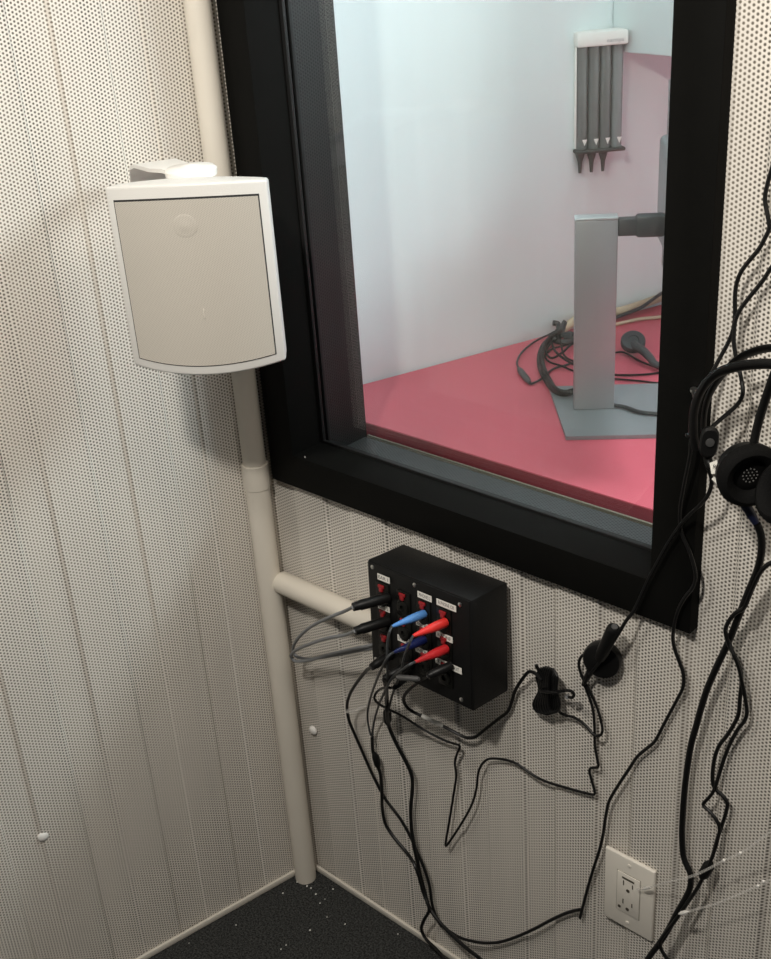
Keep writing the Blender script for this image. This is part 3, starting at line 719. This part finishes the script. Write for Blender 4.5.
cable('coil_tail', 'thin black lead from the bottom of the tied bundle, looping up to the microphone puck',
      [W(556, 708, .012), W(560, 712.5, .012), W(566, 715.5, .011), W(573, 717, .01), W(581, 721.5, .01), W(588, 728, .010), W(593, 734, .010), W(599, 736, .010), W(602.5, 731, .010), W(600.5, 719, .010), W(596.5, 706, .010), W(592, 696, .011), W(588, 688, .012), W(584, 681, .012), W(580.5, 672.5, .012), W(578.8, 664, .013), W(581, 657, .014), W(587, 652, .016)], .0016, M_black, 'cable')
# microphone puck
mc = W(602, 660, .012)
mp = thing('microphone_puck', 'black round microphone puck hanging by its cord on the wall below the window', 'microphone', frame(mc, AX, AY, AZ))
obj('puck_body', lathe(bmesh.new(), [(-.010, .018), (-.008, .0225), (.000, .0235), (.004, .0222), (.0055, .019), (.0050, .012), (.0062, .010)], Vector((0, 0, 0)), Vector((.30, -1, .05)), 36), M_blackplug, mp)
s0, s1 = W(600, 658, .022)-mc, W(614.5, 627, .03)-mc
obj('stem', cyl(s0, s1, [(0, .0062), (.15, .0074), (.9, .0082), (.96, .0076), (1, .0056)], 20), M_blackplug, mp)
obj('stem_tip', cyl(s1-(s1-s0)*.02, s1+(s1-s0)*.02, [(0, .0040), (1, .0036)], 16), mat('stem_tip_grey', (.10, .10, .10), .3), mp)
obj('strain_relief', cyl(W(590, 672, .018)-mc, W(583, 685, .012)-mc, [(0, .0045), (.5, .0040), (1, .0022)], 14), M_blackplug, mp)

# ------------------------------------------------------------------ headset and its cables on the right
HO = .075
def H(x, y, o=HO): return W(x, y, o)
hs0 = H(745, 470)
hs = thing('headset', 'black headset hanging on the wall right of the window', 'headset', frame(hs0, AX, AY, AZ))
def hp(x, y, o=HO): return H(x, y, o)-hs0
hbp = [hp(696, 448, .056), hp(694, 440, .059), hp(693, 428, .062), hp(694, 410, .064), hp(699, 394, .066), hp(708, 381, .069), hp(720, 372, .073), hp(735, 367, .078), hp(752, 364.5, .083), hp(771, 364, .088), hp(793, 368, .095), hp(812, 380, .10), hp(824, 402, .104), hp(828, 430, .106), hp(826, 452, .107), hp(820, 466, .107)]
def flatbar(pts, w, t, wide, step=.004):
    P = spline(pts, step); bm = bmesh.new(); rows = []
    for i, p in enumerate(P):
        d = (P[min(i+1, len(P)-1)]-P[max(i-1, 0)]).normalized(); wv = (wide - d*wide.dot(d)).normalized(); tv = d.cross(wv)
        rows.append([bm.verts.new(p + wv*(w*math.cos(a)) + tv*(t*math.sin(a))) for a in [2*PI*k/12 for k in range(12)]])
    for A, B in zip(rows, rows[1:]):
        for k in range(12): bm.faces.new((A[k], A[(k+1) % 12], B[(k+1) % 12], B[k]))
    bm.faces.new(rows[0][::-1]); bm.faces.new(rows[-1]); return bm
obj('headband', flatbar(hbp, .0062, .0042, Vector((.5, -.6, .6))), M_head, hs)
hb2 = [hp(706, 445, .045), hp(703.5, 425, .043), hp(706, 405, .043), hp(713, 388, .044), hp(724, 373, .046), hp(736, 361, .050), hp(750, 353, .055), hp(771, 348, .062), hp(795, 351, .070), hp(815, 364, .078), hp(828, 388, .085), hp(832, 412, .092), hp(829, 432, .098)]
obj('headband_strap', flatbar(hb2, .0065, .0028, Vector((.3, -.7, .6))), M_head, hs)
# oval slider with a round badge
def oval(c, rx, rz, th, nrm, up):
    bm = bmesh.new(); n_ = nrm.normalized(); u_ = up.cross(n_).normalized(); v_ = n_.cross(u_)
    ra = []
    for d, s in ((-th, .85), (-th*.5, 1), (th*.5, 1), (th, .85)):
        ra.append([bm.verts.new(c + n_*d + u_*(rx*s*math.copysign(abs(math.cos(a))**.7, math.cos(a))) + v_*(rz*s*math.copysign(abs(math.sin(a))**.7, math.sin(a)))) for a in [2*PI*k/28 for k in range(28)]])
    for A, B in zip(ra, ra[1:]):
        for k in range(28): bm.faces.new((A[k], A[(k+1) % 28], B[(k+1) % 28], B[k]))
    bm.faces.new(ra[0][::-1]); bm.faces.new(ra[-1]); return bm
nv = (CAM-hs0).normalized(); nface = Vector((.55, -.8, .1))
sl = obj('slider', oval(hp(709, 442, .070), .0088, .0150, .0045, nface, Vector((.12, 0, 1))), M_head, hs)
obj('badge', lathe(bmesh.new(), [(0, .0042), (.0012, .0040), (.0014, .003)], hp(709.5, 441, .070)+nface.normalized()*.0048, nface, 18), mat('grey_badge', (.05, .05, .05), .4), sl)
obj('size_knob', cyl(hp(687, 435, .058), hp(692, 436, .062), [(0, .0022), (.3, .0030), (1, .0028)], 12), M_head, hs)
# yoke and stickers between slider and cup
yk = tube(bmesh.new(), [hp(707, 455, .066), hp(709, 463, .068), hp(714, 468, .07), hp(724, 470, .072), hp(734, 472, .074)], .0042, 10)
obj('yoke', yk, M_head, hs)
obj('yoke', tube(bmesh.new(), [hp(823, 460, .107), hp(822, 474, .106), hp(814, 485, .102), hp(802, 491, .098)], .0042, 10), M_head, hs)
st_ = bmesh.new(); A_, B_, C_, D_ = hp(709.5, 463, .086), hp(717, 460, .086), hp(719, 473, .088), hp(711.5, 474, .088)
for P4 in ((A_, B_, C_, D_), (hp(711.5, 479, .088), hp(714, 476.5, .088), hp(724, 486, .090), hp(721.5, 489, .090))):
    f = [st_.verts.new(p) for p in P4]; st_.faces.new(f)
obj('sticker', st_, M_label, hs, smooth=False)
text('sticker_lettering', 'R', .006, frame(hp(714.5, 467, .0885), Vector((.75, .6, -.1)).normalized(), Vector((0, .16, 1)).normalized(), Vector((.6, -.75, .1)).normalized()), M_ink, hs)
# ear cups
def earcup(c, axis, R, holes=True):
    cup = obj('ear_cup', lathe(bmesh.new(), [(-.024, R*.25), (-.023, R*.55), (-.018, R*.82), (-.010, R*.95), (-.001, R*.98), (.001, R*.9)], c, axis, 36), M_head, hs)
    obj('ear_cushion', lathe(bmesh.new(), [(-.003, R*.90), (-.001, R*1.02), (.005, R*1.04), (.010, R*.96), (.012, R*.82), (.010, R*.66), (.005, R*.55), (.001, R*.52)], c, axis, 36, cap=False), M_foam, cup)
    obj('driver_cover', lathe(bmesh.new(), [(0, R*.58), (.002, R*.50), (.003, R*.3), (.0032, .0)], c, axis, 28, cap=False), M_head, cup)
    a = axis.normalized(); u_ = a.cross(AZ).normalized(); v_ = a.cross(u_)
    hb_ = bmesh.new()
    for rr, nn in ((0, 1), (.0035, 6), (.0068, 12)):
        for k in range(nn):
            an = 2*PI*k/nn
            lathe(hb_, [(0, .00085), (.0006, .0006)], c + a*.0030 + (u_*math.cos(an) + v_*math.sin(an))*rr, a, 8)
    obj('driver_holes', hb_, mat('grille_glint', (.14, .14, .135), .4), cup)
earcup(hp(749, 474, .078), Vector((.72, -.68, -.02)), .0300)
earcup(hp(786, 493, .095), Vector((-.35, -.62, .35)), .0290)
# boom / strap from the band down to the cup
obj('boom', tube(bmesh.new(), [hp(775, 372, .075), hp(768, 392, .07), hp(762, 410, .068), hp(757, 428, .068), hp(754, 442, .07)], .0040, 10), M_head, hs)
obj('blue_plug', cyl(hp(744, 502, .07), hp(756, 523, .066), [(0, .0052), (.25, .0052), (.35, .0046), (.6, .0046), (1, .0034)], 14), mat('dark_blue_plug', (.008, .011, .035), .4), hs)
cordp = [(757, 524, .064), (761, 535, .058), (761.5, 550, .05), (758, 568, .042), (748, 593, .032), (738, 618, .026), (729, 641, .022), (718, 664, .02), (708, 687, .018), (702, 705, .017), (696.5, 725, .016), (691, 745, .015), (687, 770, .014), (684, 797, .013), (682, 831, .013), (683.2, 855, .014), (686.5, 865, .016), (690.5, 874, .018), (690.2, 887, .020), (685, 899, .022), (678, 911, .024), (668, 930, .03), (659, 944, .036), (652, 953, .04), (646, 962, .044)]
cw_ = [hp(*c) for c in cordp]
cl_ = lay([c+hs0 for c in cw_] + [F(630, 985, .003), F(600, 1010, .003)], .0037)
obj('cord', tube(bmesh.new(), [c-hs0 for c in cl_], .0037, 10, smooth=False), M_black, hs)
lay([c+hs0 for c in hbp], .0062); lay([c+hs0 for c in hb2], .0062); lay([hp(775, 372, .075)+hs0, hp(762, 410, .068)+hs0, hp(754, 442, .07)+hs0], .004)
lay([hp(709, 432, .070)+hs0, hp(709, 452, .070)+hs0], .008)

gh = 'black cables hanging right of the window'
cable('hanging_cable', 'long thin black cable that drops from the frame bottom corner towards the wall socket',
      [Vector((.80, -.012, 2.3)), Vector((.805, -.012, 1.9)), W(790, 40, .012), W(783, 110, .012), W(774, 160, .012), W(768, 182, .012), W(765, 199, .012), W(768, 217, .013), W(769.5, 228, .013), W(765, 238, .013), W(759, 249, .013), W(749, 261, .013), W(741, 272, .013), W(736.5, 284, .012), W(735, 297, .012), W(735, 315, .012), W(733.5, 328, .013), W(729, 341, .014), W(721, 356, .017), W(713, 371, .022), W(703, 392, .03), W(696, 415, .036), W(691, 440, .035), W(690, 455, .033), W(684, 485, .028), W(680.5, 505, .024), W(680, 522, .021), W(682, 534, .020), W(690, 553, .020), W(695.5, 574, .020), W(693, 587, .020), W(686, 596, .020), W(680, 606, .020), W(676, 617, .020), W(673.5, 630, .018), W(673, 640, .013), W(675, 650, .01), W(679, 661, .009), W(683.3, 674, .009), W(683, 687, .009), W(678, 698, .009), W(671, 711, .009), W(663, 726, .009), W(655, 741, .009), W(646, 749, .009), W(637, 757, .009), W(629, 769, .009), W(621, 781, .009), W(613.5, 793, .009), W(608.5, 803, .009), W(605.5, 818, .009), W(603, 835, .009), W(599.5, 850, .009), W(594, 867, .009), W(588, 887, .009), W(583, 906, .009), W(580, 918, .009)],
      .0019, M_black, 'cable', gh)
cable('hanging_cable', 'thin black cable running from the headset slider across the frame to the microphone puck stem',
      [Vector((.86, -.012, 2.3)), Vector((.862, -.012, 1.9)), W(840, 60, .012), W(825, 150, .013), W(797, 232, .014), W(771, 268, .014), W(764, 279, .014), W(757, 288, .014), W(748, 299, .014), W(740, 310, .014), W(735.5, 320, .015), W(734, 332, .016), W(734, 345, .018), W(737, 361, .02), W(740.5, 375, .022), W(743, 390, .026), W(741.5, 398, .028), W(737, 405, .03), W(727, 414, .036), W(716.5, 423, .044), W(709, 432, .055), W(705, 448, .058), W(706, 463, .052), W(710.5, 475, .046), W(711.5, 484, .042), W(708, 495, .038), W(700, 505, .034), W(690, 514, .030), W(683.5, 521, .027), W(676, 531, .025), W(667, 545, .024), W(657, 563, .024), W(648, 580, .024), W(640, 598, .024), W(633, 612, .026), W(626, 621, .028), W(617, 636, .030), W(608, 650, .028), W(598, 664, .024), W(588, 677, .017), W(584.5, 684, .013)],
      .0019, M_black, 'cable', gh)
cable('hanging_cable', 'black cable that joins the thick headset cord below the earcup, with a dark junction',
      [Vector((.95, -.012, 2.3)), Vector((.952, -.012, 1.9)), W(935, 150, .012), W(925, 350, .014), W(890, 480, .02), W(840, 540, .035), W(790, 558, .046), W(771, 563, .048), W(765, 567, .046), W(760, 573, .043), W(756, 581, .041), W(751, 592, .037), W(744, 608, .033), W(737, 612, .03), W(731, 618, .027), W(726, 627, .024), W(726, 635, .022), W(730, 647, .02), W(735, 657, .018), W(740, 669, .017), W(741.5, 682, .016), W(740, 698, .015), W(738.5, 714, .014), W(733, 726, .013), W(726.5, 736, .012), W(719.5, 745, .012), W(715.5, 755, .011), W(713, 768, .011), W(712.7, 781, .011), W(715, 789, .012), W(721, 794, .013), W(726, 800, .014), W(727.5, 805, .014), W(725, 816, .014), W(721, 828, .014), W(717, 840, .015), W(712.5, 856, .018), W(706, 871, .022), W(698, 887, .026), W(686, 905, .030), W(675, 921, .033), W(664, 935, .036), W(660, 943, .037), W(662, 951, .037), W(668, 960, .038), F(680, 972, .003), F(700, 990, .003)],
      .0021, M_black, 'cable', gh, plugs=[('junction', blob(711, 862, .02, 701.5, 878, .024, .0068), M_blackplug)])
cable('hanging_cable', 'thin black cable kinked to a point left of the wall groove, above the straps',
      [W(729, 641, .027), W(733, 653, .025), W(738.5, 667, .022), W(742, 682, .02), W(745, 697, .018), W(747, 712, .016), W(744.5, 721, .015), W(738, 729, .014), W(731, 742, .013), W(725.5, 755, .012), W(720.5, 770, .013), W(714, 790, .015), W(708.5, 798, .016), W(703, 804.5, .016), W(708, 810, .016), W(714.5, 817, .016), W(719.5, 828, .017), W(717.5, 840, .018), W(714, 852, .02), W(708, 868, .024)],
      .0019, M_black, 'cable', gh)

# coat screw on the frame edge that carries the headset
tag(obj('hook_screw', cyl(W(694, 400, .0135), W(693.5, 388.5, .0165), [(0, .0010), (.25, .0014), (.75, .0022), (.80, .0036), (1, .0034)], 16), M_metal),
    'small bright screw in the right side of the black window frame by the headset', 'screw')

# clear nylon ties round the cables on the right, and one at the left lead
def tie(name, label, pts, w=.0016):
    o = obj(name, flatbar(pts, w, .0005, Vector((0, 0, 1)), .006), M_tie); return tag(o, label, 'cable tie', 'clear nylon cable ties')
t1 = tie('cable_tie', 'clear nylon strap around the cable junction just right of the socket plate', [W(637, 890, .012), W(652, 886.5, .022), W(672, 881, .034), W(691, 876.5, .040), W(708, 869, .044), W(723, 861, .044), W(741, 853, .046), W(757, 842, .052), W(775, 828, .06)])
obj('strap_end', cyl(W(642, 889.5, .014), W(651, 887, .020), [(0, .0004), (.3, .0018), (.8, .0018), (1, .0006)], 8), M_white, t1)
for x, y in ((724, 860.5), (740.5, 853)): obj('buckle', newbox((-.0014, -.0014, -.0014), (.0014, .0014, .0014), .0004, Matrix.Translation(W(x, y, .047))), M_white, t1)
t2 = tie('cable_tie', 'clear nylon strap with a white buckle low on the thick headset cord, reaching right', [W(680, 914, .036), W(690, 911, .041), W(703, 907.5, .044), W(714, 904.5, .044), W(735, 896, .046), W(758, 886, .05), W(775, 877, .054)])
obj('strap_end', cyl(W(678.5, 914, .038), W(689, 911.5, .041), [(0, .0006), (.35, .0028), (.7, .0024), (1, .0008)], 8), M_white, t2)
for x, y in ((758, 886), (763.5, 881.5)): obj('buckle', newbox((-.0014, -.0014, -.0014), (.0014, .0014, .0014), .0004, Matrix.Translation(W(x, y, .051))), M_white, t2)
t3 = tie('cable_tie', 'clear nylon strap around the leftmost black lead below the jack box', [W(345, 711.5, .034), W(350, 712, .038), W(357, 709.5, .038), W(366, 706, .036)], .0022)
obj('strap_end', newbox((-.0022, -.002, -.0035), (.0022, .002, .0035), .0008, Matrix.Translation(W(348, 711, .034))), M_tie, t3)

# ------------------------------------------------------------------ wall socket
oc = W(631.5, 892.5, 0)
OX0, OZ0, OW, OH = .6048, .2825, .0735, .1205
sk = thing('wall_socket', 'ivory double wall socket plate low on the perforated wall', 'socket', Matrix.Translation((OX0, 0, OZ0)))
obj('cover_plate', newbox((0, -.0062, 0), (OW, -.0002, OH), .0022, seg=3), M_outlet, sk)
cx_, cz_ = OW/2, OH/2
obj('socket_insert', newbox((cx_-.0168, -.0074, cz_-.0335), (cx_+.0168, -.0060, cz_+.0335), .0008), M_outlet, sk)
obj('insert_gap', ring_frame(bmesh.new(), cx_-.0176, cx_+.0176, cz_-.0343, cz_+.0343, cx_-.0168, cx_+.0168, cz_-.0335, cz_+.0335, -.0064, -.0060), mat('gap_shade', (.35, .32, .27), .7), sk)
for k, zc_ in ((0, cz_+.015), (1, cz_-.017)):
    sb = newbox((cx_-.0075, -.0078, zc_-.001), (cx_-.0060, -.0073, zc_+.0068), 0)
    box(sb, (cx_+.0058, -.0078, zc_-.0005), (cx_+.0073, -.0073, zc_+.0060), 0)
    lathe(sb, [(0, .0026), (.0004, .0026)], Vector((cx_, -.0074, zc_-.0075)), Vector((0, -1, 0)), 14)
    obj('socket_slots', sb, M_slot, sk, smooth=False)
obj('test_button', newbox((cx_-.009, -.0083, cz_+.0255), (cx_+.009, -.0074, cz_+.0280), .0003), M_slot, sk)
obj('indicator_light', lathe(bmesh.new(), [(0, .0022), (.0006, .0022), (.001, .001)], Vector((cx_-.0120, -.0074, cz_-.0260)), Vector((0, -1, 0)), 14), M_slot, sk)
for z in (OH-.011, .011):
    obj('screw', lathe(bmesh.new(), [(0, .0028), (.0007, .0026), (.0011, .001)], Vector((cx_, -.0062, z)), Vector((0, -1, 0)), 14), M_outlet, sk)

# screw caps on the walls
c = L(44, 837, .0)
tag(obj('wall_button', lathe(bmesh.new(), [(0, .0082), (.002, .0086), (.0045, .0070), (.006, .0035), (.0063, .0)], c-LN*.004, LN, 24, cap=False), M_white), 'white round screw cap low on the left wall', 'screw cap')
c = W(312, 731, 0)
tag(obj('wall_button', lathe(bmesh.new(), [(0, .0078), (.002, .0082), (.0045, .0066), (.006, .0035), (.0063, .0)], Vector((c.x, .004, c.z)), Vector((0, -1, 0)), 24, cap=False), M_white), 'white round screw cap on the window wall right of the corner conduit', 'screw cap')

# crumbs on the carpet
crumbs = [(283, 893), (307, 886), (311, 888), (316, 894), (325, 899), (327, 917), (320, 903), (189, 943), (286, 945), (281, 949), (297, 882), (333, 889), (345, 924), (255, 886), (398, 934), (310, 930), (236, 925)]
def crumb_mesh():
    bm = bmesh.new(); bmesh.ops.create_icosphere(bm, subdivisions=1, radius=.0016)
    for v in bm.verts: v.co *= random.uniform(.6, 1.25); 
    for v in bm.verts: v.co.z *= .6
    return bm
spots_ = {0: 'white crumb on the dark carpet, in the group near the conduit foot'}
proto = None
for i, (x, y) in enumerate(crumbs):
    p = F(x, y, .0008)
    if proto is None: proto = obj('carpet_crumb', crumb_mesh(), M_crumb); o = proto
    else: o = proto.copy(); COL.objects.link(o)
    o.location = p; o.rotation_euler = (0, 0, random.uniform(0, 6)); s = random.uniform(.7, 1.5); o.scale = (s*random.uniform(.8, 1.5), s, s)
    tag(o, 'tiny white crumb lying on the dark carpet', 'crumb', 'white crumbs on the dark carpet')

# ------------------------------------------------------------------ light
def area(name, loc, target, size, power, col, sy_=None):
    l = bpy.data.lights.new(name, 'AREA'); l.energy = power; l.color = col; l.size = size
    if sy_: l.shape = 'RECTANGLE'; l.size_y = sy_
    else: l.shape = 'DISK'
    o = bpy.data.objects.new(name, l); COL.objects.link(o); o.location = loc
    o.rotation_euler = (Vector(target)-Vector(loc)).to_track_quat('-Z', 'Y').to_euler(); return o
area('ceiling_lamp_left', (.46, -.95, 2.02), (.25, -.2, .9), .09, 4.5, (1, .95, .87))
area('ceiling_lamp_right', (.84, -1.06, 2.02), (.25, -.2, .9), .09, 13.5, (1, .95, .87))
area('ceiling_fill', (1.12, -.42, 2.0), (.85, 0, 1.1), .3, 4.0, (1, .90, .78))
area('office_wall_fill', (1.15, .80, 1.85), (-.2, .5, 1.15), .35, 19, (.88, .95, 1.0))  # added light turned at the side wall to brighten it without flooding the desk
area('office_panel', (.75, .6, 2.4), (.25, .6, .8), .6, 7, (.92, .97, 1.0))
area('office_side_fill', (1.7, .95, 1.15), (.1, .9, 1.0), .6, 2.2, (.84, .97, 1.0))
area('office_downlight', (1.0, .98, 2.05), (.2, .0, .95), .2, 4.5, (.86, .93, 1.0))
w = bpy.data.worlds.new('world'); S.world = w; w.use_nodes = True
w.node_tree.nodes['Background'].inputs[0].default_value = (.9, .92, 1, 1); w.node_tree.nodes['Background'].inputs[1].default_value = .035
S.view_settings.view_transform = 'Standard'; S.view_settings.look = 'None'
S.view_settings.exposure = 0.0
